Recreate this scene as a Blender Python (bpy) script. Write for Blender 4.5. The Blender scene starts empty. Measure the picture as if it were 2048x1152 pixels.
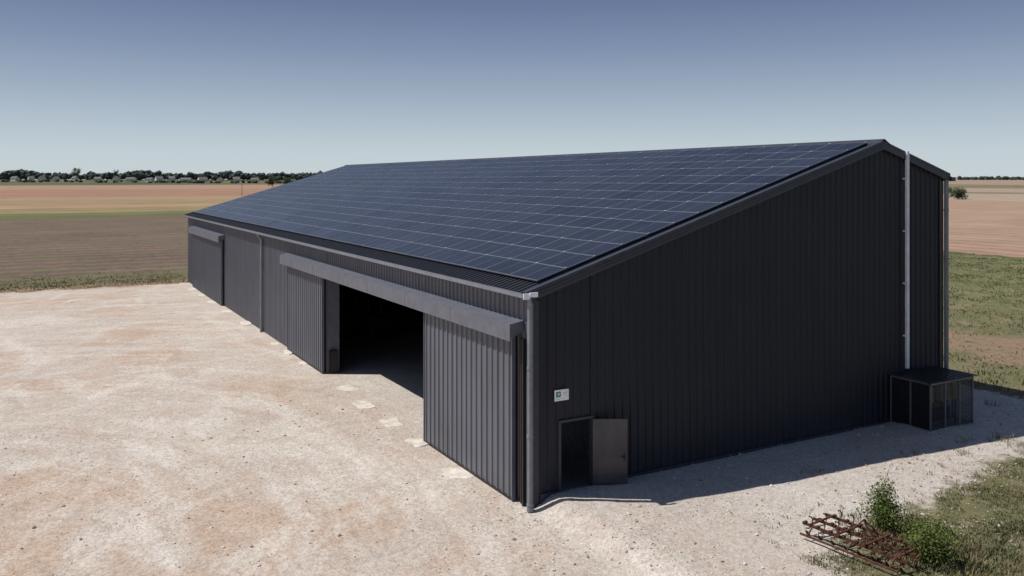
import bpy, math, random
from math import sin, cos, pi, radians, sqrt
from mathutils import Vector, Matrix, noise
random.seed(7)
scene = bpy.context.scene

# ------------------------------------------------------------ helpers
class MB:
    def __init__(s): s.v=[]; s.f=[]; s.m=[]
    def quad(s,a,b,c,d,m=0):
        n=len(s.v); s.v+= [tuple(a),tuple(b),tuple(c),tuple(d)]; s.f.append((n,n+1,n+2,n+3)); s.m.append(m)
    def tri(s,a,b,c,m=0):
        n=len(s.v); s.v+= [tuple(a),tuple(b),tuple(c)]; s.f.append((n,n+1,n+2)); s.m.append(m)
    def box(s,x0,x1,y0,y1,z0,z1,m=0):
        s.hexa([(x0,y0,z0),(x1,y0,z0),(x1,y1,z0),(x0,y1,z0),(x0,y0,z1),(x1,y0,z1),(x1,y1,z1),(x0,y1,z1)],m)
    def hexa(s,p,m=0):
        n=len(s.v); s.v+=[tuple(q) for q in p]
        for f in ((0,3,2,1),(4,5,6,7),(0,1,5,4),(1,2,6,5),(2,3,7,6),(3,0,4,7)):
            s.f.append(tuple(n+i for i in f)); s.m.append(m)
    def beam(s,a,b,w,h,m=0,up=(0,0,1)):
        a=Vector(a);b=Vector(b);d=(b-a).normalized(); up=Vector(up)
        if abs(d.dot(up))>.98: up=Vector((1,0,0))
        x=d.cross(up).normalized()*w/2; y=x.cross(d).normalized()*h/2
        s.hexa([a-x-y,a+x-y,a+x+y,a-x+y,b-x-y,b+x-y,b+x+y,b-x+y],m)
    def tube(s,pts,r,m=0,n=10,cap=True,rs=None):
        pts=[Vector(p) for p in pts]; base=len(s.v)
        for i,p in enumerate(pts):
            d=(pts[min(i+1,len(pts)-1)]-pts[max(i-1,0)]).normalized()
            up=Vector((0,0,1)) if abs(d.z)<.95 else Vector((1,0,0))
            x=d.cross(up).normalized(); y=x.cross(d)
            rr=rs[i] if rs else r
            for k in range(n):
                a=2*pi*k/n; s.v.append(tuple(p+x*cos(a)*rr+y*sin(a)*rr))
        for i in range(len(pts)-1):
            for k in range(n):
                k2=(k+1)%n
                s.f.append((base+i*n+k,base+i*n+k2,base+(i+1)*n+k2,base+(i+1)*n+k)); s.m.append(m)
        if cap:
            s.f.append(tuple(base+k for k in range(n))[::-1]); s.m.append(m)
            e=base+(len(pts)-1)*n
            s.f.append(tuple(e+k for k in range(n))); s.m.append(m)
    def obj(s,name,mats,parent=None,smooth=False,loc=(0,0,0)):
        me=bpy.data.meshes.new(name); me.from_pydata(s.v,[],s.f)
        for mt in mats: me.materials.append(mt)
        me.polygons.foreach_set('material_index',s.m)
        if smooth: me.polygons.foreach_set('use_smooth',[True]*len(s.f))
        me.update(); me.validate()
        o=bpy.data.objects.new(name,me); scene.collection.objects.link(o); o.location=loc
        if parent: o.parent=parent
        return o
def empty(name,loc=(0,0,0)):
    o=bpy.data.objects.new(name,None); scene.collection.objects.link(o); o.location=loc; return o
def ss(a,b,x):
    if a==b: return float(x>a)
    t=max(0,min(1,(x-a)/(b-a))); return t*t*(3-2*t)

# ------------------------------------------------------------ node helpers
class N:
    def __init__(s,name):
        s.mat=bpy.data.materials.new(name); s.mat.use_nodes=True
        s.t=s.mat.node_tree; s.b=s.t.nodes['Principled BSDF']
    def new(s,ty,**k):
        n=s.t.nodes.new(ty)
        for a,b in k.items(): setattr(n,a,b)
        return n
    def link(s,a,b): s.t.links.new(a,b)
    def setin(s,sock,v):
        if isinstance(v,bpy.types.NodeSocket): s.link(v,sock)
        else: sock.default_value=v
    def math(s,op,a,b=0,c=None,clamp=False):
        n=s.new('ShaderNodeMath',operation=op,use_clamp=clamp); s.setin(n.inputs[0],a); s.setin(n.inputs[1],b)
        if c is not None: s.setin(n.inputs[2],c)
        return n.outputs[0]
    def coord(s,kind='Object'): return s.new('ShaderNodeTexCoord').outputs[kind]
    def mapping(s,vec,scale=(1,1,1),rot=(0,0,0)):
        n=s.new('ShaderNodeMapping'); n.inputs['Scale'].default_value=scale; n.inputs['Rotation'].default_value=rot
        s.link(vec,n.inputs['Vector']); return n.outputs[0]
    def noise(s,vec,scale,detail=4,rough=.55,dist=0):
        n=s.new('ShaderNodeTexNoise'); n.inputs['Scale'].default_value=scale; n.inputs['Detail'].default_value=detail
        n.inputs['Roughness'].default_value=rough; n.inputs['Distortion'].default_value=dist
        s.link(vec,n.inputs['Vector']); return n.outputs['Fac']
    def voro(s,vec,scale,out='Color'):
        n=s.new('ShaderNodeTexVoronoi'); n.inputs['Scale'].default_value=scale; s.link(vec,n.inputs['Vector']); return n.outputs[out]
    def mr(s,v,a,b,c=0,d=1,smooth=True):
        n=s.new('ShaderNodeMapRange'); n.interpolation_type='SMOOTHSTEP' if smooth else 'LINEAR'
        s.setin(n.inputs['Value'],v)
        for k,x in zip(('From Min','From Max','To Min','To Max'),(a,b,c,d)): n.inputs[k].default_value=x
        return n.outputs[0]
    def mix(s,f,a,b,mode='MIX'):
        n=s.new('ShaderNodeMix',data_type='RGBA',blend_type=mode)
        s.setin(n.inputs[0],f)
        for i,x in ((6,a),(7,b)):
            if isinstance(x,(tuple,list)): n.inputs[i].default_value=(*x[:3],1)
            else: s.link(x,n.inputs[i])
        return n.outputs[2]
    def ramp(s,f,stops,interp='LINEAR'):
        n=s.new('ShaderNodeValToRGB'); r=n.color_ramp; r.interpolation=interp
        while len(r.elements)<len(stops): r.elements.new(.5)
        for e,(p,c) in zip(r.elements,stops): e.position=p; e.color=(*c,1)
        s.link(f,n.inputs[0]); return n.outputs[0]
    def bump(s,h,strength=.5,dist=.02):
        n=s.new('ShaderNodeBump'); n.inputs['Strength'].default_value=strength; n.inputs['Distance'].default_value=dist
        s.link(h,n.inputs['Height']); s.link(n.outputs[0],s.b.inputs['Normal'])
    def col(s,c):
        if isinstance(c,(tuple,list)): s.b.inputs['Base Color'].default_value=(*c,1)
        else: s.link(c,s.b.inputs['Base Color'])
    def P(s,rough=.5,metal=0,spec=.5):
        s.b.inputs['Roughness'].default_value=rough; s.b.inputs['Metallic'].default_value=metal
        s.b.inputs['Specular IOR Level'].default_value=spec

def simple(name,c,rough=.6,metal=0,spec=.4,var=.12,scale=3,bump=0):
    n=N(name); co=n.coord(); f=n.noise(co,scale,5)
    a=tuple(x*(1-var) for x in c); b=tuple(x*(1+var) for x in c)
    n.col(n.mix(n.mr(f,.3,.7),a,b)); n.P(rough,metal,spec)
    if bump: n.bump(n.noise(co,scale*12,4),bump,.01)
    return n.mat

def cladding(name,c,rough=.42,dustk=.3,spec=.4):
    n=N(name); co=n.coord()
    st=n.noise(n.mapping(co,(2.2,2.2,.18)),1.5,5)       # vertical weather streaks
    d=n.noise(co,.35,4)
    k=n.mix(n.mr(st,.3,.75),tuple(x*.86 for x in c),tuple(x*1.12 for x in c))
    k=n.mix(n.mr(d,.35,.7,0,.35),k,tuple(x*1.25 for x in c))
    sep=n.new('ShaderNodeSeparateXYZ'); n.link(co,sep.inputs[0])
    dust=n.math('MULTIPLY',n.mr(sep.outputs[2],1.0,.0),n.mr(n.noise(co,1.7,5),.35,.75))
    k=n.mix(n.math('MULTIPLY',dust,dustk),k,(.22,.18,.15))
    n.col(k); n.P(rough,0,spec)
    n.bump(n.noise(n.mapping(co,(1,1,.5)),1.3,3),.15,.02)
    return n.mat

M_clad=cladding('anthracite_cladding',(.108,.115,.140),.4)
M_clad_shade=cladding('anthracite_cladding_shaded',(.019,.022,.032),.5,.12,.3)  # same cladding as the front, gable shade painted in as darker, bluer colour
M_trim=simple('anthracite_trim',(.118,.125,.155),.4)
M_trim_shade=simple('anthracite_trim_shaded',(.042,.047,.062),.42)  # anthracite trim again, darkened to carry the gable side's shade
M_dark=simple('dark_steel',(.015,.015,.018),.5)
M_pipe=simple('grey_downspout',(.20,.21,.24),.38)
M_gut=simple('gutter_grey',(.18,.188,.22),.4)
M_galv=simple('galvanised',(.80,.84,.90),.45,.0)
M_deck=simple('roof_deck',(.03,.032,.04),.5)
M_frame=simple('panel_frame_aluminium',(.20,.212,.26),.45,.2)
M_clamp=simple('panel_clamp',(.5,.52,.55),.4,.3)
M_inner=simple('inner_liner',(.05,.05,.055),.7)
M_red=simple('primer_red_steel',(.045,.022,.024),.6)

def pv():
    n=N('pv_glass'); uv=n.coord('UV')
    sep=n.new('ShaderNodeSeparateXYZ'); n.link(uv,sep.inputs[0])
    def lines(c,num,w):
        f=n.math('FRACT',n.math('MULTIPLY',c,num)); d=n.math('ABSOLUTE',n.math('SUBTRACT',f,.5))
        return n.mr(d,.5-w,.5-w*.5)
    L=n.math('MAXIMUM',lines(sep.outputs[0],12,.04),lines(sep.outputs[1],6,.035))
    mid=n.mr(n.math('ABSOLUTE',n.math('SUBTRACT',sep.outputs[0],.5)),.010,.006)
    at=n.new('ShaderNodeAttribute'); at.attribute_name='rnd'
    base=n.mix(at.outputs['Fac'],(.010,.0115,.018),(.024,.026,.038))
    base=n.mix(n.mr(n.noise(n.coord(),.12,4),.35,.7,0,.5),base,(.028,.030,.040))
    base=n.mix(n.mr(n.noise(n.coord(),2.5,5),.45,.75,0,.25),base,(.045,.045,.052))
    c=n.mix(n.math('MULTIPLY',L,.4),base,(.085,.09,.12)); c=n.mix(n.math('MULTIPLY',mid,.6),c,(.17,.18,.22))
    n.col(c); n.P(.25,0,.38); return n.mat
M_pv=pv()

def rust():
    n=N('rusty_steel'); co=n.coord(); f=n.noise(co,14,6,.65)
    n.col(n.ramp(f,[(.3,(.035,.016,.012)),(.5,(.085,.036,.024)),(.7,(.16,.075,.045))])); n.P(.85,0,.2); n.bump(n.noise(co,60,4),.6,.01)
    return n.mat
M_rust=rust()

def leaves(name,stops,scale=3.0):
    n=N(name); co=n.coord(); f=n.noise(co,scale,5,.7); n.col(n.ramp(f,stops)); n.P(.7,0,.2)
    return n.mat
M_leaf=leaves('shrub_leaves',[(.3,(.05,.07,.016)),(.55,(.12,.16,.038)),(.75,(.21,.22,.065))],7)
M_grass=leaves('grass_blades',[(.32,(.07,.085,.03)),(.48,(.13,.135,.058)),(.66,(.27,.22,.13))],1.3)
M_tree=leaves('hazed_distant_foliage',[(.3,(.03,.042,.038)),(.55,(.052,.067,.055)),(.8,(.09,.098,.078))],.06)  # grey-blue haze of distance is mixed into the leaf colours
M_bark=simple('bark',(.09,.065,.045),.9)

# ------------------------------------------------------------ camera
CAM=Vector((-12.53,-21.06,9.48))
cam=bpy.data.cameras.new('camera'); co=bpy.data.objects.new('camera',cam); scene.collection.objects.link(co)
co.location=CAM; co.rotation_euler=(radians(90),0,-math.atan2(.4902,.8716))
cam.sensor_width=36; cam.lens=1700/2048*36; cam.shift_y=-216/2048; cam.clip_end=30000; cam.clip_start=.1
scene.camera=co
def w2c(x,y):
    a=x-CAM.x; b=y-CAM.y; return (.8716*a-.4902*b, .4902*a+.8716*b)

# ------------------------------------------------------------ light
SV=Vector((-3.36,2.15,6.0)).normalized()
sd=bpy.data.lights.new('sun','SUN'); sd.energy=4.5; sd.angle=radians(.5); sd.color=(1,.96,.90)
so=bpy.data.objects.new('sun',sd); scene.collection.objects.link(so); so.rotation_euler=SV.to_track_quat('Z','Y').to_euler(); so.location=(-30,20,60)
w=bpy.data.worlds.new('World'); scene.world=w; w.use_nodes=True; nt=w.node_tree
sky=nt.nodes.new('ShaderNodeTexSky'); sky.sky_type='NISHITA'; sky.sun_disc=False
sky.sun_elevation=math.asin(SV.z); sky.sun_rotation=math.atan2(SV.x,SV.y)
sky.air_density=1.0; sky.dust_density=.8; sky.ozone_density=1.5; sky.altitude=100
bg=nt.nodes['Background']; bg.inputs[1].default_value=.085
tc=nt.nodes.new('ShaderNodeTexCoord'); sp=nt.nodes.new('ShaderNodeSeparateXYZ'); nt.links.new(tc.outputs['Generated'],sp.inputs[0])
rm=nt.nodes.new('ShaderNodeValToRGB')
stops=[(0,(.585,.66,.69)),(.03,(.545,.63,.68)),(.06,(.45,.54,.62)),(.10,(.335,.415,.53)),(.15,(.215,.283,.42)),(.20,(.14,.19,.33)),(.32,(.075,.11,.225)),(.6,(.05,.08,.18))]
while len(rm.color_ramp.elements)<len(stops): rm.color_ramp.elements.new(.5)
for e,(p,c) in zip(rm.color_ramp.elements,stops): e.position=p; e.color=(*c,1)
nt.links.new(sp.outputs[2],rm.inputs[0])
sc=nt.nodes.new('ShaderNodeVectorMath'); sc.operation='SCALE'; sc.inputs['Scale'].default_value=1/.085; nt.links.new(rm.outputs[0],sc.inputs[0])
mp=nt.nodes.new('ShaderNodeMapRange'); mp.inputs['From Min'].default_value=.2; mp.inputs['From Max'].default_value=.7; mp.inputs['To Min'].default_value=.92; mp.inputs['To Max'].default_value=.3
nt.links.new(sp.outputs[2],mp.inputs['Value'])
mx=nt.nodes.new('ShaderNodeMix'); mx.data_type='RGBA'; nt.links.new(mp.outputs[0],mx.inputs[0]); nt.links.new(sky.outputs[0],mx.inputs[6]); nt.links.new(sc.outputs[0],mx.inputs[7])
nt.links.new(mx.outputs[2],bg.inputs[0])
scene.view_settings.view_transform='Standard'; scene.view_settings.look='None'; scene.view_settings.exposure=0

# ------------------------------------------------------------ terrain
def H(x,y):
    z=.36*ss(-.15,.7,x)*ss(-18,-7,y)*(1-ss(.0,.25,y)) if x<19 else .36*ss(-18,-7,y)*(1-ss(2,16,y))
    near=1-ss(80,160,max(abs(x),abs(y)))
    if near>0:
        inside = (x>-.6 and x<19.3 and y>-.5 and y<63)
        amp=.02 if inside else .08
        z+=near*(noise.noise(Vector((x*.22,y*.22,0)))*amp+noise.noise(Vector((x*.9,y*.9,3)))*amp*.45+(0 if inside else noise.noise(Vector((x*2.4,y*2.4,5)))*.015))
        if not (-60<x<23 and y<62): z+=near*.1*noise.noise(Vector((x*.5,y*.5,8)))
    r=sqrt(x*x+y*y)
    z+=9.3*ss(1150,2100,r)
    if r>300: z+=ss(300,1500,r)*noise.noise(Vector((x*.0012,y*.0012,5)))*1.5
    return z
def axis(lo,hi,step,far):
    a=[]; x=lo
    while x<=hi+1e-6: a.append(x); x+=step
    s=step; x=a[-1]
    while x<far: s*=1.16; x+=s; a.append(x)
    s=step; x=a[0]; pre=[]
    while x>-far: s*=1.16; x-=s; pre.append(x)
    return pre[::-1]+a
xs=axis(-18,26,.2,9000); ys=axis(-14,66,.22,9000)
g=MB()
for y in ys:
    for x in xs: g.v.append((x,y,H(x,y)))
nx=len(xs)
for j in range(len(ys)-1):
    for i in range(nx-1):
        a=j*nx+i; g.f.append((a,a+1,a+1+nx,a+nx)); g.m.append(0)

def ground_mat():
    n=N('ground_surface'); co=n.coord(); sep=n.new('ShaderNodeSeparateXYZ'); n.link(co,sep.inputs[0]); X,Y=sep.outputs[0],sep.outputs[1]
    flat=n.mapping(co,(1,1,0))
    n1=n.noise(flat,.35,6,.6); n2=n.noise(flat,1.6,6,.65); n3=n.noise(flat,.06,5,.6); nf=n.noise(flat,9,6,.7)
    # ---- gravel
    pa=n.noise(flat,.11,8,.64,.6); pb=n.noise(n.mapping(flat,(1,.45,1),(0,0,.35)),.24,7,.66,1.0)
    c=n.mix(n.mr(pa,.48,.62),(.52,.448,.385),(.485,.365,.28))
    c=n.mix(n.mr(pb,.50,.64,0,.8),c,(.63,.58,.52))
    c=n.mix(n.mr(n2,.46,.74,0,.4),c,(.43,.335,.265))
    def arcs(cx,cy,per,amt,c):
        dx=n.math('SUBTRACT',X,cx); dy=n.math('SUBTRACT',Y,cy)
        r=n.math('SQRT',n.math('ADD',n.math('MULTIPLY',dx,dx),n.math('MULTIPLY',dy,dy)))
        r=n.math('ADD',r,n.math('MULTIPLY',n1,2.4))
        cmb=n.new('ShaderNodeCombineXYZ'); n.link(n.math('MULTIPLY',r,per),cmb.inputs[0]); n.link(n.math('MULTIPLY',n.math('ARCTAN2',dy,dx),2.2),cmb.inputs[1])
        f=n.noise(cmb.outputs[0],1.0,4,.6)
        br=n.mr(n1,.36,.52)
        return n.mix(n.math('MULTIPLY',n.math('MULTIPLY',n.mr(f,.5,.62),br),amt),c,(.63,.575,.51)),f
    c,f1=arcs(-22,4,1.3,.5,c); c,f2=arcs(6,-16,1.1,.4,c)
    c=n.mix(n.math('MULTIPLY',n.mr(f1,.45,.33),.4),c,(.43,.315,.235))
    q=n.math('ADD',n.math('ADD',n.math('MULTIPLY',X,.55),n.math('MULTIPLY',Y,-.2)),n.math('MULTIPLY',n1,2.6))
    sm=n.math('MULTIPLY',n.mr(n.math('ABSOLUTE',n.math('ADD',q,-.7)),.8,.1),n.mr(Y,-2,-7))
    c=n.mix(n.math('MULTIPLY',sm,.5),c,(.38,.26,.18))
    peb=n.voro(flat,10); bw=n.new('ShaderNodeRGBToBW'); n.link(peb,bw.inputs[0])
    peb2=n.voro(flat,24); bw2=n.new('ShaderNodeRGBToBW'); n.link(peb2,bw2.inputs[0])
    gr=n.math('ADD',n.math('MULTIPLY',bw.outputs[0],.45),n.math('MULTIPLY',bw2.outputs[0],.55))
    c=n.mix(1.0,c,n.ramp(gr,[(.2,(.74,.73,.72)),(.5,(1,1,1)),(.8,(1.2,1.2,1.2))]),'MULTIPLY')
    c=n.mix(n.mr(nf,.46,.74,.0,.35),c,(.38,.31,.25))
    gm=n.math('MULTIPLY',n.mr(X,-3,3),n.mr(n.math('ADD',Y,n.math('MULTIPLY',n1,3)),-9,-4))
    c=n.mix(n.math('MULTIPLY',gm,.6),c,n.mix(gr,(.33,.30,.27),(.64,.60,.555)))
    gravel=c
    # ---- left side fields, bands across y
    yy=n.math('ADD',Y,n.math('MULTIPLY',n.math('SUBTRACT',n1,.5),5))
    ly=n.math('DIVIDE',n.math('LOGARITHM',n.math('MAXIMUM',yy,1.0),10.0),4.0)
    L=n.ramp(ly,[(0,(.24,.175,.11)),(.453,(.15,.13,.072)),(.466,(.145,.10,.078)),(.584,(.115,.13,.045)),(.600,(.26,.20,.105)),(.618,(.35,.215,.13)),(.632,(.26,.2,.105)),(.650,(.32,.215,.125)),
                 (.672,(.30,.165,.11)),(.74,(.33,.21,.145)),(.785,(.06,.085,.035)),(.84,(.23,.20,.14)),(.87,(.08,.095,.06))],'CONSTANT')
    rowm=n.math('MULTIPLY',n.mr(ly,.455,.468),n.mr(ly,.59,.58))
    rows=n.math('SINE',n.math('ADD',n.math('MULTIPLY',Y,2*pi/4.5),n.math('MULTIPLY',n1,2.5)))
    rw=n.math('MULTIPLY',n.mr(n.math('ADD',rows,n.math('MULTIPLY',n.math('SUBTRACT',n2,.5),6)),-.1,.9),n.math('MULTIPLY',rowm,.6))
    L=n.mix(rw,L,(.22,.18,.125))
    st=n.noise(n.mapping(flat,(.07,1,1)),.13,7,.7)
    L=n.mix(n.math('MULTIPLY',n.mr(st,.48,.60),n.math('MULTIPLY',rowm,.6)),L,(.145,.145,.07))
    L=n.mix(n.math('MULTIPLY',n.mr(st,.47,.36),n.math('MULTIPLY',rowm,.75)),L,(.20,.125,.10))
    ne=n.noise(flat,.7,5,.75)
    L=n.mix(n.math('MULTIPLY',n.mr(ne,.5,.62),n.math('MULTIPLY',rowm,.5)),L,(.085,.065,.048))
    st2=n.noise(n.mapping(flat,(.12,1,1)),.02,6,.7)
    L=n.mix(n.math('MULTIPLY',n.mr(st2,.42,.6),n.math('MULTIPLY',n.mr(ly,.59,.60),.45)),L,(.36,.26,.17))
    L=n.mix(n.math('MULTIPLY',n.mr(st2,.42,.3),n.math('MULTIPLY',n.mr(ly,.66,.68),.4)),L,(.24,.13,.085))
    # ---- right side fields, bands across x
    xx=n.math('ADD',X,n.math('MULTIPLY',n.math('SUBTRACT',n1,.5),5))
    lx=n.math('DIVIDE',n.math('LOGARITHM',n.math('MAXIMUM',xx,1.0),10.0),4.0)
    R=n.ramp(lx,[(0,(.13,.135,.055)),(.49,(.38,.25,.175)),(.640,(.38,.31,.22)),(.685,(.17,.16,.09)),(.70,(.35,.28,.2)),(.745,(.14,.13,.07)),(.77,(.32,.24,.18)),(.86,(.09,.1,.065))],'CONSTANT')
    rr=n.math('SINE',n.math('ADD',n.math('MULTIPLY',X,2*pi/6.0),n.math('MULTIPLY',n1,3)))
    R=n.mix(n.math('MULTIPLY',n.mr(n.math('ADD',rr,n.math('MULTIPLY',n.math('SUBTRACT',n2,.5),4)),-.3,1.0),n.math('MULTIPLY',n.mr(lx,.488,.495),.6)),R,(.24,.155,.11))
    st3=n.noise(n.mapping(flat,(1,.1,1)),.1,6,.65)
    R=n.mix(n.math('MULTIPLY',n.mr(st3,.45,.6),.4),R,(.40,.32,.24))
    gv=n.mix(n.mr(n2,.36,.64),(.095,.12,.04),(.205,.19,.10)); gv=n.mix(n.mr(n1,.52,.68,0,.7),gv,(.29,.215,.15))
    dd=n.math('SUBTRACT',n.math('ADD',X,n.math('MULTIPLY',n.math('SUBTRACT',n1,.5),9)),34)
    dirt=n.math('MULTIPLY',n.mr(n.math('ABSOLUTE',dd),5,2.6),n.mr(n2,.36,.5))
    gv=n.mix(n.math('MULTIPLY',dirt,.9),gv,(.34,.21,.155))
    R=n.mix(n.math('MULTIPLY',n.mr(lx,.495,.488),.9),R,gv)
    rightm=n.mr(n.math('SUBTRACT',X,n.math('MULTIPLY',Y,.8)),14,20)
    F=n.mix(rightm,L,R)
    F=n.mix(1.0,F,n.ramp(n.math('ADD',n.math('MULTIPLY',nf,.6),n.math('MULTIPLY',n3,.4)),[(.3,(.62,.62,.62)),(.7,(1.32,1.32,1.32))]),'MULTIPLY')
    # ---- gravel mask
    e=n.math('ADD',n.math('MULTIPLY',n.math('SUBTRACT',n1,.5),3.6),n.math('MULTIPLY',n.math('SUBTRACT',n2,.5),3.0))
    mY=n.mr(n.math('ADD',Y,e),62.6,61.2); mX=n.mr(n.math('ADD',X,e),23.8,23.2)
    gl=n.math('SUBTRACT',n.math('ADD',Y,e),n.math('MULTIPLY',X,.19))
    mG=n.math('MAXIMUM',n.mr(gl,-8.1,-7.1),n.mr(n.math('ADD',X,e),4.6,3.6))
    m=n.math('MULTIPLY',n.math('MULTIPLY',mY,mX),mG)
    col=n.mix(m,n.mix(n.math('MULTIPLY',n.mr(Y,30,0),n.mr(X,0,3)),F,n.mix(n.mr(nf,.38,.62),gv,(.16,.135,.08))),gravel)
    n.col(col); n.P(.95,0,.15)
    h=n.math('ADD',n.math('MULTIPLY',gr,.6),n.math('ADD',n.math('MULTIPLY',nf,1.0),n.math('MULTIPLY',n2,1.2)))
    n.bump(h,.6,.06)
    return n.mat
M_ground=ground_mat()
g.obj('ground',[M_ground],smooth=True)

# ------------------------------------------------------------ barn
barn=empty('solar_roof_barn')
W=18.88; LEN=62.6; PK=15.18; EZ=6.28; SL=.301
def roofz(s): return EZ+SL*s if s<=PK else EZ+SL*PK-SL*(s-PK)
def prof(u0,u1,p=.3,d=.035):
    out=[(u0,0)]; k=math.floor(u0/p)
    while k*p<u1:
        for q,dd in ((0,0),(.60,0),(.68,d),(.90,d),(.98,0)):
            u=k*p+q*p
            if u0<u<u1: out.append((u,dd))
        k+=1
    out.append((u1,0)); return out
def wallY(mb,t0,t1,s,sign,zb,zt,p=.3,d=.035,m=0):
    P=prof(t0,t1,p,d)
    for (a,da),(b,db) in zip(P,P[1:]):
        mb.quad((s+sign*da,a,zb),(s+sign*db,b,zb),(s+sign*db,b,zt),(s+sign*da,a,zt),m)
def wallX(mb,s0,s1,t,sign,zb,zt,p=.3,d=.035,m=0):
    P=prof(s0,s1,p,d)
    for (a,da),(b,db) in zip(P,P[1:]):
        za=zt(a) if callable(zt) else zt; zc=zt(b) if callable(zt) else zt
        mb.quad((a,t+sign*da,zb),(b,t+sign*db,zb),(b,t+sign*db,zc),(a,t+sign*da,za),m)
fw=MB()
wallY(fw,0,6.7,0,-1,-.1,6.2); wallY(fw,19.7,LEN,0,-1,-.1,6.2); wallY(fw,6.7,19.7,0,-1,4.9,6.2)
fw.obj('front_wall',[M_clad],barn)
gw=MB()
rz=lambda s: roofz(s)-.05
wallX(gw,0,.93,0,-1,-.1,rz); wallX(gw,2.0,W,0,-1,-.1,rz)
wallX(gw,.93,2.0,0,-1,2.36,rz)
gw.obj('gable_wall',[M_clad_shade],barn)
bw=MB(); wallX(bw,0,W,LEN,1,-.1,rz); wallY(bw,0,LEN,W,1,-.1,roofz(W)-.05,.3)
bw.obj('rear_walls',[M_clad_shade],barn)
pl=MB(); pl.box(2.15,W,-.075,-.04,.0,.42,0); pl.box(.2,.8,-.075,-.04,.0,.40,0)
pl.obj('plinth_flashing',[M_trim_shade],barn)
dk=MB(); P=prof(-.18,LEN+.18,.25,.045)
for (a,da),(b,db) in zip(P,P[1:]):
    s0,s1=-.28,PK
    dk.quad((s0,a,roofz(s0)+da),(s0,b,roofz(s0)+db),(s1,b,roofz(s1)+db),(s1,a,roofz(s1)+da))
    s0,s1=PK,W+.3
    dk.quad((s0,a,roofz(s0)+da),(s0,b,roofz(s0)+db),(s1,b,roofz(s1)+db),(s1,a,roofz(s1)+da))
dk.quad((-.28,-.18,roofz(-.28)-.03),(PK,-.18,roofz(PK)-.03),(PK,LEN+.18,roofz(PK)-.03),(-.28,LEN+.18,roofz(-.28)-.03))
dk.obj('roof_deck',[M_deck],barn)
rc=MB()
for sg in (-1,1):
    a=PK; b=PK+sg*.3
    rc.quad((a,-.2,roofz(a)+.17),(b,-.2,roofz(b)+.09),(b,LEN+.2,roofz(b)+.09),(a,LEN+.2,roofz(a)+.17))
    rc.quad((b,-.2,roofz(b)+.09),(b,LEN+.2,roofz(b)+.09),(b,LEN+.2,roofz(b)+.03),(b,-.2,roofz(b)+.03))
rc.obj('ridge_cap',[M_trim_shade],barn)
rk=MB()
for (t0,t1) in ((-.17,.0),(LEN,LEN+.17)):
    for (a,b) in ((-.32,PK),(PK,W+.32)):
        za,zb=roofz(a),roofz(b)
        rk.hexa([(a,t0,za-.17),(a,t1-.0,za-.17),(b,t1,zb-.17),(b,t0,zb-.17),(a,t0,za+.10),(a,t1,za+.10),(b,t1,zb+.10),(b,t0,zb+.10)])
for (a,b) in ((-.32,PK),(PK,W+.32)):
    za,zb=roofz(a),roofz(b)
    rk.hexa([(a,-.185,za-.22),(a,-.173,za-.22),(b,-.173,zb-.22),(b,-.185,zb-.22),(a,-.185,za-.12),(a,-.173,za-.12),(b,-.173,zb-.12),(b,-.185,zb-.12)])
rk.obj('rake_trim',[M_trim_shade],barn)
# PV panels
pvm=MB(); uvs=[]; rnd=[]
cosl=1/sqrt(1+SL*SL); PW=1.70; PH=1.0; GAP=.02
cols=int((LEN-.3)/(PW+GAP)); start_t=(LEN-cols*(PW+GAP))/2+.02
slen=(PK-.25)/cosl; r0=.42; rows_n=int((slen-r0)/(PH+GAP))
PH=(slen-r0)/rows_n-GAP
def rp(t,u,h):
    s=u*cosl-h*SL*cosl; z=EZ+u*cosl*SL+h*cosl
    return (s,t,z)
FRW=.02
for c in range(cols):
    for r in range(rows_n):
        t0=start_t+c*(PW+GAP); t1=t0+PW; u0=r0+r*(PH+GAP); u1=u0+PH
        rv=random.random(); dh=random.uniform(-.003,.003); h=.14+dh; hb=.10
        O=[(t0,u0),(t1,u0),(t1,u1),(t0,u1)]; I=[(t0+FRW,u0+FRW),(t1-FRW,u0+FRW),(t1-FRW,u1-FRW),(t0+FRW,u1-FRW)]
        tl=[random.uniform(-.006,.006) for _ in range(4)]
        def add(pts,m,uv=None):
            n=len(pvm.v); pvm.v+=pts; pvm.f.append((n,n+3,n+2,n+1)); pvm.m.append(m)
            for k in (0,3,2,1): uvs.append((0,0) if uv is None else uv[k])
            rnd.append(rv)
        add([rp(*p,h-.002+tl[i]) for i,p in enumerate(I)],0,[(0,0),(1,0),(1,1),(0,1)])
        for k in range(4):
            k2=(k+1)%4
            add([rp(*O[k],h+tl[k]),rp(*O[k2],h+tl[k2]),rp(*I[k2],h+tl[k2]),rp(*I[k],h+tl[k])],1)
            add([rp(*O[k2],h+tl[k2]),rp(*O[k],h+tl[k]),rp(*O[k],hb),rp(*O[k2],hb)],1)
        for q in (0,1.0):
            tt=t0+q*PW-(.03 if q else -.0)
            add([rp(tt,u1-.02,.154),rp(tt+.045,u1-.02,.154),rp(tt+.045,u1+.045,.154),rp(tt,u1+.045,.154)],2)
po=pvm.obj('solar_panels',[M_pv,M_frame,M_clamp],barn)
ul=po.data.uv_layers.new(name='UVMap')
if len(uvs)==len(ul.data):
    for i,u in enumerate(uvs): ul.data[i].uv=u
at=po.data.attributes.new('rnd','FLOAT','FACE'); at.data.foreach_set('value',rnd[:len(at.data)])
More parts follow.
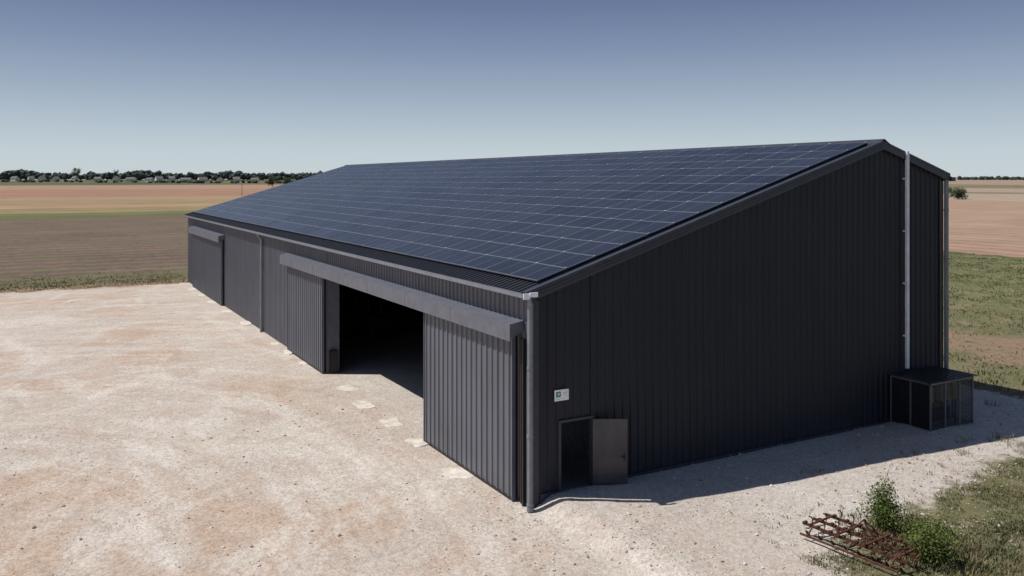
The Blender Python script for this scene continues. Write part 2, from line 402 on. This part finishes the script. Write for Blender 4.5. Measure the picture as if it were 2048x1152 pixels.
# gutter
gt=MB()
zt=EZ-.06
gt.box(-.44,-.425,-.25,LEN+.2,zt-.10,zt+.015); gt.box(-.425,-.28,-.25,LEN+.2,zt-.10,zt-.085); gt.box(-.28,-.265,-.25,LEN+.2,zt-.10,zt)
gt.box(-.262,-.035,-.10,LEN+.05,zt-.16,zt-.06,1)
gt.box(-.46,-.26,-.285,-.252,zt-.13,zt+.04,2)
gt.box(-.28,-.02,-.33,-.288,zt-.07,zt+.06,2)
gt.obj('gutter',[M_gut,M_trim,M_galv],barn)
def dspout(name,s,t,ztop,zb=.02,sw=None,mat=M_pipe,r=.085,bend=.35):
    d=MB(); pts=[(s,t,zb),(s,t,ztop-bend)]
    if sw: pts+=[(sw,t,ztop-.06),(sw,t,ztop)]
    else: pts+=[(s,t,ztop)]
    d.tube(pts,r,n=14)
    z=zb+.15
    while z<ztop-.6:
        d.tube([(s,t,z),(s,t,z+.07)],r+.016,n=14); z+=1.95
    d.tube([(s,t,zb),(s,t,zb+.12)],r+.02,n=14)
    o=d.obj(name,[mat],barn,smooth=False); return o
dspout('downspout_corner',-.17,-.15,6.12,sw=-.24,bend=.2)
dspout('downspout_middle',-.16,32.8,6.1,sw=-.36)
dspout('downspout_rear',W+.16,-.10,roofz(W)-.25,.3)
rg=MB(); rg.box(W+.3,W+.5,-.28,LEN+.2,roofz(W)-.3,roofz(W)-.14); rg.obj('rear_gutter',[M_trim_shade],barn)
cd=MB(); sx=16.5; cd.box(sx-.065,sx+.065,-.24,-.15,2.3,roofz(sx)+.12)
for z in (3.5,5.5,7.5,9.5): cd.box(sx-.05,sx+.05,-.145,-.036,z,z+.06)
cd.obj('white_conduit',[M_galv],barn)
ct=MB(); ct.box(-.045,.18,-.048,-.038,-.05,6.0); ct.box(-.052,-.042,-.048,.16,-.05,6.0)
ct.box(W-.18,W+.05,-.048,-.038,0,roofz(W)-.3); ct.box(-.05,-.04,LEN-.2,LEN+.05,-.05,6.1)
ct.obj('corner_trim',[M_trim_shade],barn)
def sdoor(name,t0,t1,s=-.22,zt=4.95,zb=-.02):
    d=MB(); wallY(d,t0,t1,s,-1,zb+.12,zt-.0,.36,.04)
    d.box(s+.004,s+.07,t0,t1,zb+.1,zt,0)
    d.box(s-.045,s+.075,t0-.03,t0,zb+.04,zt,1); d.box(s-.045,s+.075,t1,t1+.03,zb+.04,zt,1)
    d.box(s-.02,s+.05,t0,t1,zb+.03,zb+.12,2)
    return d.obj(name,[M_clad,M_trim,M_dark],barn)
sdoor('sliding_door_right',.78,7.25); sdoor('sliding_door_left',19.75,26.2); sdoor('sliding_door_far',45.4,58.6)
def hood(name,t0,t1,z0=4.86,z1=5.34):
    d=MB(); d.hexa([(-.50,t0,z0),(-.04,t0,z0+.2),(-.04,t1,z0+.2),(-.50,t1,z0),(-.50,t0,z1-.05),(-.04,t0,z1+.03),(-.04,t1,z1+.03),(-.50,t1,z1-.05)])
    d.box(-.52,-.503,t0-.02,t1+.02,z0-.06,z1-.04)
    t=t0+4
    while t<t1-1: d.box(-.524,-.5205,t,t+.015,z0-.06,z1-.04,1); t+=4
    return d.obj(name,[M_trim,M_trim_shade],barn)
hood('door_hood_main',.45,26.9); hood('door_hood_far',45.1,59.2)
pp=MB(); pp.box(-.16,-.05,.28,.36,-.05,4.85,0); pp.box(-.10,-.055,.5,.56,-.05,4.85,1); pp.obj('door_stop_posts',[M_dark,M_red],barn)
jb=MB(); jb.box(.01,.62,19.72,19.9,-.05,4.95,0); jb.box(.01,.62,6.5,6.68,-.05,4.95,0); jb.box(.12,.5,19.5,19.715,.0,1.1,1)
jb.box(.0,.3,6.7,19.7,4.7,4.9,0)
jb.obj('opening_jambs',[M_trim,M_dark],barn)
fr=MB()
t=6.3
while t<LEN:
    for s in (.35,W-.3):
        if s<1 and 7<t<19: continue
        fr.box(s-.12,s+.12,t-.08,t+.08,0,roofz(s)-.25)
    fr.beam((.3,t,roofz(.3)-.4),(PK,t,roofz(PK)-.4),.16,.4); fr.beam((PK,t,roofz(PK)-.4),(W-.3,t,roofz(W-.3)-.4),.16,.4)
    t+=6.9
for s in range(1,18,2): fr.box(s-.05,s+.05,.1,LEN-.1,roofz(s)-.2,roofz(s)-.06)
fr.obj('portal_frames',[M_inner],barn)
sg=MB(); sg.box(.70,1.19,-.075,-.05,3.02,3.34,0); sg.box(.75,.91,-.079,-.076,3.13,3.29,1)
sg.tri((.79,-.082,3.22),(.87,-.082,3.26),(.85,-.082,3.17),0)
for i,(a,b) in enumerate(((.99,1.14),(.99,1.11))): sg.box(a,b,-.079,-.076,3.24-i*.05,3.255-i*.05,2)
for a,b,z in ((.76,1.05,3.07),): sg.box(a,b,-.079,-.076,z,z+.01,2)
sg.obj('small_sign',[simple('sign_white',(.85,.87,.88),.5),simple('sign_green',(.05,.26,.10),.5),simple('sign_grey',(.4,.42,.43),.5)],barn)
dr=MB()
dr.box(.84,.93,-.07,.06,.3,2.36,0); dr.box(2.0,2.09,-.07,.06,.3,2.36,0); dr.box(.84,2.09,-.075,.06,2.36,2.43,0); dr.box(.93,2.0,-.07,.06,.26,.33,1)
dr.obj('door_frame',[M_trim_shade,M_pipe],barn)
dl=MB(); dl.box(0,1.04,-.025,.025,.30,2.34,0); dl.box(.93,.96,-.075,-.028,1.20,1.23,1); dl.box(.84,.96,-.09,-.076,1.20,1.225,1); dl.box(.92,.98,-.034,-.026,1.10,1.32,1); dl.box(.02,1.02,-.03,-.026,.32,.40,2)
M_leafd=simple('door_leaf_paint',(.062,.06,.068),.3,var=.3,scale=1.2)
o=dl.obj('door_leaf',[M_leafd,M_dark,M_dark],barn); o.location=(2.03,-.09,0); o.rotation_euler=(0,0,-radians(29))

# ------------------------------------------------------------ equipment enclosure
en=empty('equipment_enclosure'); e=MB()
x0,x1,y0,y1,z0,z1=15.65,18.2,-1.75,-.08,.3,2.12
for x in (x0,x0+.85,x0+1.7,x1-.05): e.box(x,x+.05,y0,y0+.05,z0,z1,0)
for y in (-.95,y1-.05): e.box(x0,x0+.05,y,y+.05,z0,z1,0); e.box(x1-.05,x1,y,y+.05,z0,z1,0)
for z in (z0+.02,z1-.06): e.box(x0,x1,y0-.003,y0+.05,z,z+.06,0); e.box(x0-.003,x0+.05,y0+.05,y1,z,z+.06,0); e.box(x1-.05,x1+.003,y0+.05,y1,z,z+.06,0)
e.obj('frame',[simple('enclosure_frame',(.16,.16,.165),.5)],en)
rf=MB(); t=x0-.1
while t<x1+.1:
    rf.box(t,t+.07,y0-.12,y1,z1+.03,z1+.07); t+=.24
for y in (y0+.05,-.9,y1-.1): rf.box(x0-.05,x1+.05,y,y+.05,z1+.003,z1+.028,1)
rf.obj('slatted_roof',[simple('roof_slats',(.05,.05,.055),.4),M_dark],en)
gl=MB()
def mesh_panel(ax,a0,a1,c,zz0,zz1,m):
    st=.12; a=a0
    while a<=a1:
        if ax=='x': gl.box(a,a+.006,c,c+.006,zz0,zz1,m)
        else: gl.box(c,c+.006,a,a+.006,zz0,zz1,m)
        a+=st
    z=zz0
    while z<=zz1:
        if ax=='x': gl.box(a0,a1,c+.007,c+.013,z,z+.006,m)
        else: gl.box(c+.007,c+.013,a0,a1,z,z+.006,m)
        z+=.3
mesh_panel('x',x0+.05,x1-.05,y0+.02,z0+.08,z1-.06,0)
mesh_panel('y',y0+.05,y1,x0+.02,z0+.08,z1-.06,0); mesh_panel('y',y0+.05,y1,x1-.03,z0+.08,z1-.06,0)
gl.box(x0+.04,x0+.046,y0+.06,y1,z0+.09,z1-.07,1); gl.box(x0+.05,x1-.05,y1-.03,y1-.02,z0,z1-.07,1)
gl.box(x0+.05,x1-.05,y0+.04,y0+.046,z0+.09,z1-.07,2)
ng=N('smoked_panel'); ng.col((.03,.034,.036)); ng.P(.1,0,.5); ng.b.inputs['Alpha'].default_value=.4
gl.obj('panels',[simple('wire',(.07,.07,.07),.5),M_dark,ng.mat],en)
iv=MB()
for i in range(3): iv.box(x0+.25+i*.8,x0+.62+i*.8,-1.45,-1.25,1.3,1.85,0)
iv.box(x0+.2,x1-.3,-1.0,-.25,.35,.9,1)
for i in range(3): iv.tube([(x0+.45+i*.8,-1.35,1.3),(x0+.45+i*.8,-1.35,.4)],.03,m=1)
iv.obj('inverters',[simple('inverter_shell',(.5,.5,.46),.5),M_dark],en)

# ------------------------------------------------------------ concrete footings
M_conc=simple('pale_concrete',(.60,.55,.48),.9,spec=.15,var=.18,scale=2.5,bump=.4)
def footing(s,t,a,b,up=.006):
    d=MB(); n=26; ring=[]; ph=random.uniform(0,9); ro=random.uniform(-.2,.2)
    for k in range(n):
        an=2*pi*k/n; c,q=cos(an),sin(an); rr=1/max(abs(c),abs(q))**.85*(.97+.3*noise.noise(Vector((c*1.5+ph,q*1.5,ph))))*random.uniform(.94,1.05)
        u,v=c*a*rr,q*b*rr; ring.append((s+u*cos(ro)-v*sin(ro),t+u*sin(ro)+v*cos(ro)))
    zt=max([H(x,y) for x,y in ring]+[H(s,t)])+up
    d.v=[(x,y,zt) for x,y in ring]+[(s+(x-s)*1.12,t+(y-t)*1.12,zt-.10) for x,y in ring]; d.f.append(tuple(range(n))); d.m.append(0)
    for k in range(n):
        k2=(k+1)%n; d.f.append((k,n+k,n+k2,k2)); d.m.append(0)
    d.obj('concrete_footing',[M_conc])
for s,t,a,b in ((-.55,3.8,.5,.55),(-.45,7.3,.36,.5),(-.35,10.2,.36,.6),(-.4,13.2,.4,.65),(-.1,16.3,.36,.55),(-.4,22.6,.2,.5),(-.4,25.6,.22,.6),(-.36,28.6,.2,.4),(-.34,36.5,.34,.8),
    (-.38,42.5,.3,.6),(-.42,48,.36,.8),(-.42,52.5,.32,.6),(-.42,57,.36,.8)): footing(s,t,a,b)

# ------------------------------------------------------------ loose stones
ICO=[(0,0,1),(.89,0,.45),(.28,.85,.45),(-.72,.53,.45),(-.72,-.53,.45),(.28,-.85,.45),(.72,.53,-.45),(-.28,.85,-.45),(-.89,0,-.45),(-.28,-.85,-.45),(.72,-.53,-.45),(0,0,-1)]
ICF=[(0,1,2),(0,2,3),(0,3,4),(0,4,5),(0,5,1),(1,6,2),(2,7,3),(3,8,4),(4,9,5),(5,10,1),(6,7,2),(7,8,3),(8,9,4),(9,10,5),(10,6,1),(11,7,6),(11,8,7),(11,9,8),(11,10,9),(11,6,10)]
def blob(mb,c,r,sq=(1,1,1),jit=.25,m=0):
    n=len(mb.v)
    for p in ICO:
        k=r*random.uniform(1-jit,1+jit); mb.v.append((c[0]+p[0]*k*sq[0],c[1]+p[1]*k*sq[1],c[2]+p[2]*k*sq[2]))
    for f in ICF: mb.f.append(tuple(n+i for i in f)); mb.m.append(m)
stn=MB(); cnt=0
while cnt<11000:
    if random.random()<.6: x=random.uniform(-2,24); y=random.uniform(-9,-.1)
    else: x=random.uniform(-16,6); y=random.uniform(-13,16)
    if x>-.1 and y>-.1: continue
    if noise.noise(Vector((x*.5,y*.5,2)))<random.uniform(-.5,.35): continue
    r=min(.06,random.paretovariate(3.2)*.013); blob(stn,(x,y,H(x,y)+r*.2),r,(1,1,.7),.35,random.choice((0,0,0,1,1,2))); cnt+=1
stn.obj('gravel_stones',[simple('stone_light',(.56,.52,.47),.9,var=.25,scale=5),simple('stone_tan',(.43,.36,.30),.9,var=.2,scale=5),simple('stone_brown',(.27,.21,.17),.9,var=.2,scale=5)])

# ------------------------------------------------------------ grass
def tuft(mb,x,y,z,h,n,spread,w=.012,m=0):
    for _ in range(n):
        a=random.uniform(0,2*pi); l=random.uniform(.5,1)*h; lean=random.uniform(.25,1.0)*l
        bx=x+random.gauss(0,spread); by=y+random.gauss(0,spread); ww=w*random.uniform(.6,1.4)
        px,py=-sin(a)*ww,cos(a)*ww
        mx,my=bx+cos(a)*lean*.35,by+sin(a)*lean*.35
        mb.quad((bx-px,by-py,z-.01),(bx+px,by+py,z-.01),(mx+px*.8,my+py*.8,z+l*.6),(mx-px*.8,my-py*.8,z+l*.6),m)
        mb.tri((mx-px*.8,my-py*.8,z+l*.6),(mx+px*.8,my+py*.8,z+l*.6),(bx+cos(a)*lean,by+sin(a)*lean,z+l),m)
gm=MB()
def edge(x,y): return 2.0*noise.noise(Vector((x*.35,y*.35,1)))+.8*noise.noise(Vector((x*1.4,y*1.4,4)))
for _ in range(34000):
    x=random.uniform(3.5,28); y=random.uniform(-14,-3)
    cx,cy=w2c(x,y)
    if abs(cx/cy)>.66: continue
    lim=-7.7+.19*x+edge(x,y)*.45
    if y>lim and random.random()>.035*(1 if y<lim+2 else 0): continue
    dens=noise.noise(Vector((x*.8,y*.8,9)))
    if dens<random.uniform(-.5,.3): continue
    k=1.0+1.5*max(0,1-sqrt((x-6.6)**2+(y+7.9)**2)/1.6)
    tuft(gm,x,y,H(x,y),(random.uniform(.03,.10)+max(0,dens)*.08)*k,6,.06,.009)
for _ in range(1500):
    x=6.6+random.gauss(0,.8); y=-7.9+random.gauss(0,.9)
    if x<5.9: continue
    tuft(gm,x,y,H(x,y),random.uniform(.08,.32),5,.06,.010)
for _ in range(30000):
    y=random.uniform(-3,62); x=random.uniform(23.5,92)
    cx,cy=w2c(x,y)
    if cy<10 or not .48<cx/cy<.64: continue
    if abs(x-34+6*noise.noise(Vector((x*.2,y*.2,6))))<3 and random.random()<.8: continue
    if noise.noise(Vector((x*.25,y*.25,9)))<random.uniform(-.6,.3): continue
    k=1+cy/80
    tuft(gm,x,y,H(x,y),random.uniform(.06,.18)*(2.4 if x<26.5 else 1),4,.15*k,.016*k)
for (x,y,h) in ((8.6,-2.6,.28),(12.9,-3.0,.2),(15.6,-3.0,.2),(17.0,-3.6,.3),(21.5,-.5,.35),(14.5,-3.9,.2),(16.5,-4.2,.25)):
    for _ in range(6): tuft(gm,x+random.gauss(0,.22),y+random.gauss(0,.15),H(x,y),h*random.uniform(.5,1.1),7,.09,.007)
for _ in range(1500):
    x=random.uniform(-22,0); y=62.5+abs(random.gauss(0,5))
    tuft(gm,x,y,H(x,y),random.uniform(.06,.18),3,.4,.03)
gm.obj('grass',[M_grass])

# ------------------------------------------------------------ shrubs
def shrub(name,x,y,r,h,nl,ls=.032):
    z=H(x,y); e=empty(name,(x,y,z)); st=MB(); lf=MB(); B=22
    for k in range(B):
        a=random.uniform(0,2*pi); rr=random.uniform(.2,1)*r; hh=h*random.uniform(.5,1.05)*(1.15-.5*rr/r)
        tip=Vector((cos(a)*rr,sin(a)*rr,hh)); mid=tip*.5+Vector((random.gauss(0,.05),random.gauss(0,.05),.08*h))
        st.tube([(0,0,-.03),mid,tip],.01,n=5,rs=[.014,.009,.003])
        for q in range(nl//B):
            f=random.uniform(.2,1.05); c=(mid*2*f if f<.5 else mid+(tip-mid)*(f-.5)*2)+Vector([random.gauss(0,.085*r/.5) for _ in range(3)])
            if c.z<.02: c.z=abs(c.z)+.02
            u=Vector([random.gauss(0,1) for _ in range(3)]).normalized(); v=u.cross(Vector([random.gauss(0,1) for _ in range(3)])).normalized()
            l=ls*random.uniform(.6,1.4); lf.quad(c-u*l,c-v*l*.5,c+u*l,c+v*l*.5)
    st.obj('stems',[M_bark],e); lf.obj('leaves',[M_leaf],e)
shrub('leafy_shrub',6.75,-6.5,.6,1.2,4400); shrub('leafy_shrub',6.1,-8.35,.7,.95,4200); shrub('leafy_shrub',6.8,-7.5,.55,.6,2200)

# ------------------------------------------------------------ rusty cultivator
cu=empty('rusty_cultivator',(5.3,-7.1,H(5.3,-7.1))); cu.rotation_euler=(0,0,radians(-84))
fb=MB()
for y in (-.55,-.1,.4): fb.beam((-1.4,y,.30),(1.4,y,.30),.06,.06)
for x in (-1.15,-.4,.35,1.15): fb.beam((x,-.6,.345),(x,.48,.345),.06,.03)
fb.beam((-.3,-.1,.36),(0,-.1,.72),.05,.02); fb.beam((.3,-.1,.36),(0,-.1,.72),.05,.02); fb.beam((0,-.1,.72),(0,.4,.36),.04,.02)
for x in (-.35,.35): fb.beam((x,-.62,.30),(x,-.62,.55),.03,.07)
fb.tube([(-1.3,-.8,.12),(1.3,-.8,.12)],.03,n=8)
for x in (-1.1,0,1.1): fb.beam((x,-.8,.12),(x,-.55,.31),.03,.03)
fb.obj('frame_bars',[M_rust],cu)
tn=MB()
for yi,y in enumerate((-.55,-.1,.4)):
    for k in range(8):
        x=-1.32+k*.36+yi*.1
        if x>1.38: continue
        pts=[]
        for q in range(12):
            a=pi*.5-q/11*pi*1.25; pts.append((x,y+.14+.15*cos(a),.30+.15*sin(a)))
        pts+=[(x,y+.0,.10),(x,y+.12,.0)]
        tn.tube(pts,.016,n=6)
        tn.hexa([(x-.03,y+.08,-.01),(x+.03,y+.08,-.01),(x+.03,y+.16,-.01),(x-.03,y+.16,-.01),(x-.02,y+.02,.10),(x+.02,y+.02,.10),(x+.02,y+.05,.11),(x-.02,y+.05,.11)])
        tn.box(x-.035,x+.035,y-.045,y+.045,.332,.365)
tn.obj('spring_tines',[M_rust],cu)

# ------------------------------------------------------------ tractor parked inside
tr=empty('tractor',(4.6,28,0)); tr.rotation_euler=(0,0,radians(-60))
M_tb=simple('tractor_paint',(.03,.04,.032),.5); M_ty=simple('tyre',(.02,.02,.02),.9)
b=MB(); b.hexa([(.2,-.35,.8),(2.2,-.3,.8),(2.2,.3,.8),(.2,.35,.8),(.2,-.35,1.5),(2.2,-.28,1.35),(2.2,.28,1.35),(.2,.35,1.5)]); b.box(-1.0,.3,-.5,.5,.7,1.2); b.box(-.3,2.0,-.2,.2,.5,.85)
for sx_,sy in ((-1,-.7),(-1,.7),(.2,-.6),(.2,.6)): b.beam((sx_,sy,1.2),(sx_*.9,sy*.9,2.5),.07,.07)
b.box(-1.1,.3,-.75,.75,2.5,2.6); b.box(-1.2,-.1,-1.0,-.62,1.45,1.52); b.box(-1.2,-.1,.62,1.0,1.45,1.52); b.tube([(1.4,.2,1.4),(1.4,.2,2.3)],.04)
b.obj('body',[M_tb],tr)
wl=MB()
for x,y,r,ww in ((-.7,-.85,.8,.22),(-.7,.85,.8,.22),(1.7,-.75,.5,.16),(1.7,.75,.5,.16)):
    wl.tube([(x,y-ww,r),(x,y-ww*.8,r),(x,y+ww*.8,r),(x,y+ww,r)],r,n=24,rs=[r*.8,r,r,r*.8]); wl.tube([(x,y-ww-.02,r),(x,y+ww+.02,r)],r*.4,m=1,n=16)
wl.obj('wheels',[M_ty,M_inner],tr)

# ------------------------------------------------------------ distant things
def polar(px,dist):
    r=(px-1024)/1700; Xc=r*dist; return (CAM.x+.8716*Xc+.4902*dist, CAM.y-.4902*Xc+.8716*dist)
def dtree(mb,x,y,z,h,wd=None):
    wd=wd or h*random.uniform(.35,.6)
    mb.tube([(x,y,z-.5),(x,y,z+h*.45)],h*.02,m=1,n=5)
    for k in range(random.randint(5,8)):
        a=random.uniform(0,2*pi); q=random.uniform(0,.55)*wd
        blob(mb,(x+cos(a)*q,y+sin(a)*q,z+h*random.uniform(.3,.82)),wd*random.uniform(.3,.5),(1,1,.9),.35)
tl=MB()
for i in range(1250):
    px=random.uniform(-500,720); d=random.uniform(1750,2500)
    dens=noise.noise(Vector((px*.012,0,0)))
    x,y=polar(px,d); h=random.uniform(9,17)+max(0,dens)*18
    if dens<-.2 and random.random()<.5: h*=.6
    dtree(tl,x,y,H(x,y),h,h*random.uniform(.45,.9))
for i in range(420):
    px=random.uniform(1800,2700); d=random.uniform(2600,3200); x,y=polar(px,d); dtree(tl,x,y,H(x,y),random.uniform(7,12),random.uniform(7,14))
for i in range(300):
    px=random.uniform(620,1900); d=random.uniform(2400,3000); x,y=polar(px,d); dtree(tl,x,y,H(x,y),random.uniform(7,10),9)
for i in range(120):
    px=random.uniform(-300,640); d=random.uniform(1480,1560); x,y=polar(px,d); dtree(tl,x,y,H(x,y),random.uniform(2,4),random.uniform(4,7))
tl.obj('distant_treeline',[M_tree,M_bark])
M_tree2=leaves('field_tree_foliage',[(.3,(.03,.045,.02)),(.55,(.055,.075,.03)),(.8,(.10,.11,.05))],.5)
def tree_obj(name,px,d,h,wd):
    x,y=polar(px,d); z=H(x,y); e=empty(name,(x,y,z)); tk=MB(); lf=MB()
    tk.tube([(0,0,-.3),(0,0,h*.3),(.03*h,0,h*.7)],.1,n=7,rs=[h*.03,h*.022,h*.008])
    for k in range(6):
        a=k*1.05; tk.tube([(0,0,h*.25),(cos(a)*wd*.3,sin(a)*wd*.3,h*.55)],.1,n=5,rs=[h*.012,h*.004])
    for c in range(26):
        a=random.uniform(0,2*pi); q=sqrt(random.random())*wd*.42; zc=h*random.uniform(.2,.86); q*=1-.5*abs(zc/h-.5)
        cc=Vector((cos(a)*q,sin(a)*q,zc))
        for _ in range(70):
            p=cc+Vector([random.gauss(0,wd*.08) for _ in range(3)]); u=Vector([random.gauss(0,1) for _ in range(3)]).normalized(); v=u.orthogonal().normalized(); l=wd*.035
            lf.quad(p-u*l,p-v*l*.7,p+u*l,p+v*l*.7)
    tk.obj('trunk',[M_bark],e); lf.obj('crown',[M_tree2],e)
tree_obj('field_tree',545,1150,15,15); tree_obj('field_tree',1916,415,5.6,9.5); tree_obj('field_tree',575,1250,13,15); tree_obj('field_tree',1896,600,4.5,8)
tree_obj('field_tree',153,1700,27,18); tree_obj('field_tree',232,1650,24,12)
M_wa=simple('render_wall',(.66,.62,.56),.9,var=.1,scale=.5); M_ro=simple('tile_roof',(.18,.15,.14),.9); M_wi=simple('window',(.03,.03,.04),.3)
for px,d,wd,hh in ((30,1600,14,4),(62,1600,10,4),(84,1590,12,5),(112,1600,14,4),(150,1590,9,4.5),(196,1600,12,4),(232,1600,10,5),(262,1590,16,4),(300,1560,14,4),(318,1540,12,6),(344,1520,10,7),(372,1560,18,4),(405,1590,16,4.5),(440,1600,12,4),(473,1600,12,5),(510,1600,14,4)):
    x,y=polar(px,d); z=H(x,y)+1.5; h=MB(); a=wd/2; b=4.5; rh=random.uniform(2.5,4.2)
    h.box(-a,a,-b,b,-3.5,hh,0)
    h.quad((-a-.4,-b-.4,hh),(a+.4,-b-.4,hh),(a+.4,0,hh+rh),(-a-.4,0,hh+rh),1); h.quad((-a-.4,b+.4,hh),(a+.4,b+.4,hh),(a+.4,0,hh+rh),(-a-.4,0,hh+rh),1)
    h.tri((-a,-b,hh),(-a,b,hh),(-a,0,hh+rh-.1),0); h.tri((a,-b,hh),(a,b,hh),(a,0,hh+rh-.1),0)
    for k in range(int(wd//3)): h.box(-a+1+k*3,-a+2.2+k*3,-b-.05,-b-.01,1,2.4,2)
    h.box(a*.4,a*.4+.8,-.4,.4,hh+rh*.6,hh+rh+1,0)
    o=h.obj('house',[M_wa,M_ro,M_wi],loc=(x,y,z)); o.rotation_euler=(0,0,random.choice((-.5,-.3,.2,1.1,-.9)))
x,y=polar(484,500); up=MB(); up.tube([(0,0,-.3),(0,0,6.8)],.12,n=8,rs=[.16,.1]); up.beam((-.6,0,6.4),(.6,0,6.4),.1,.1)
for k in (-.5,0,.5): up.tube([(k,0,6.45),(k,0,6.65)],.05,n=6)
up.obj('utility_pole',[M_bark],loc=(x,y,H(x,y)))
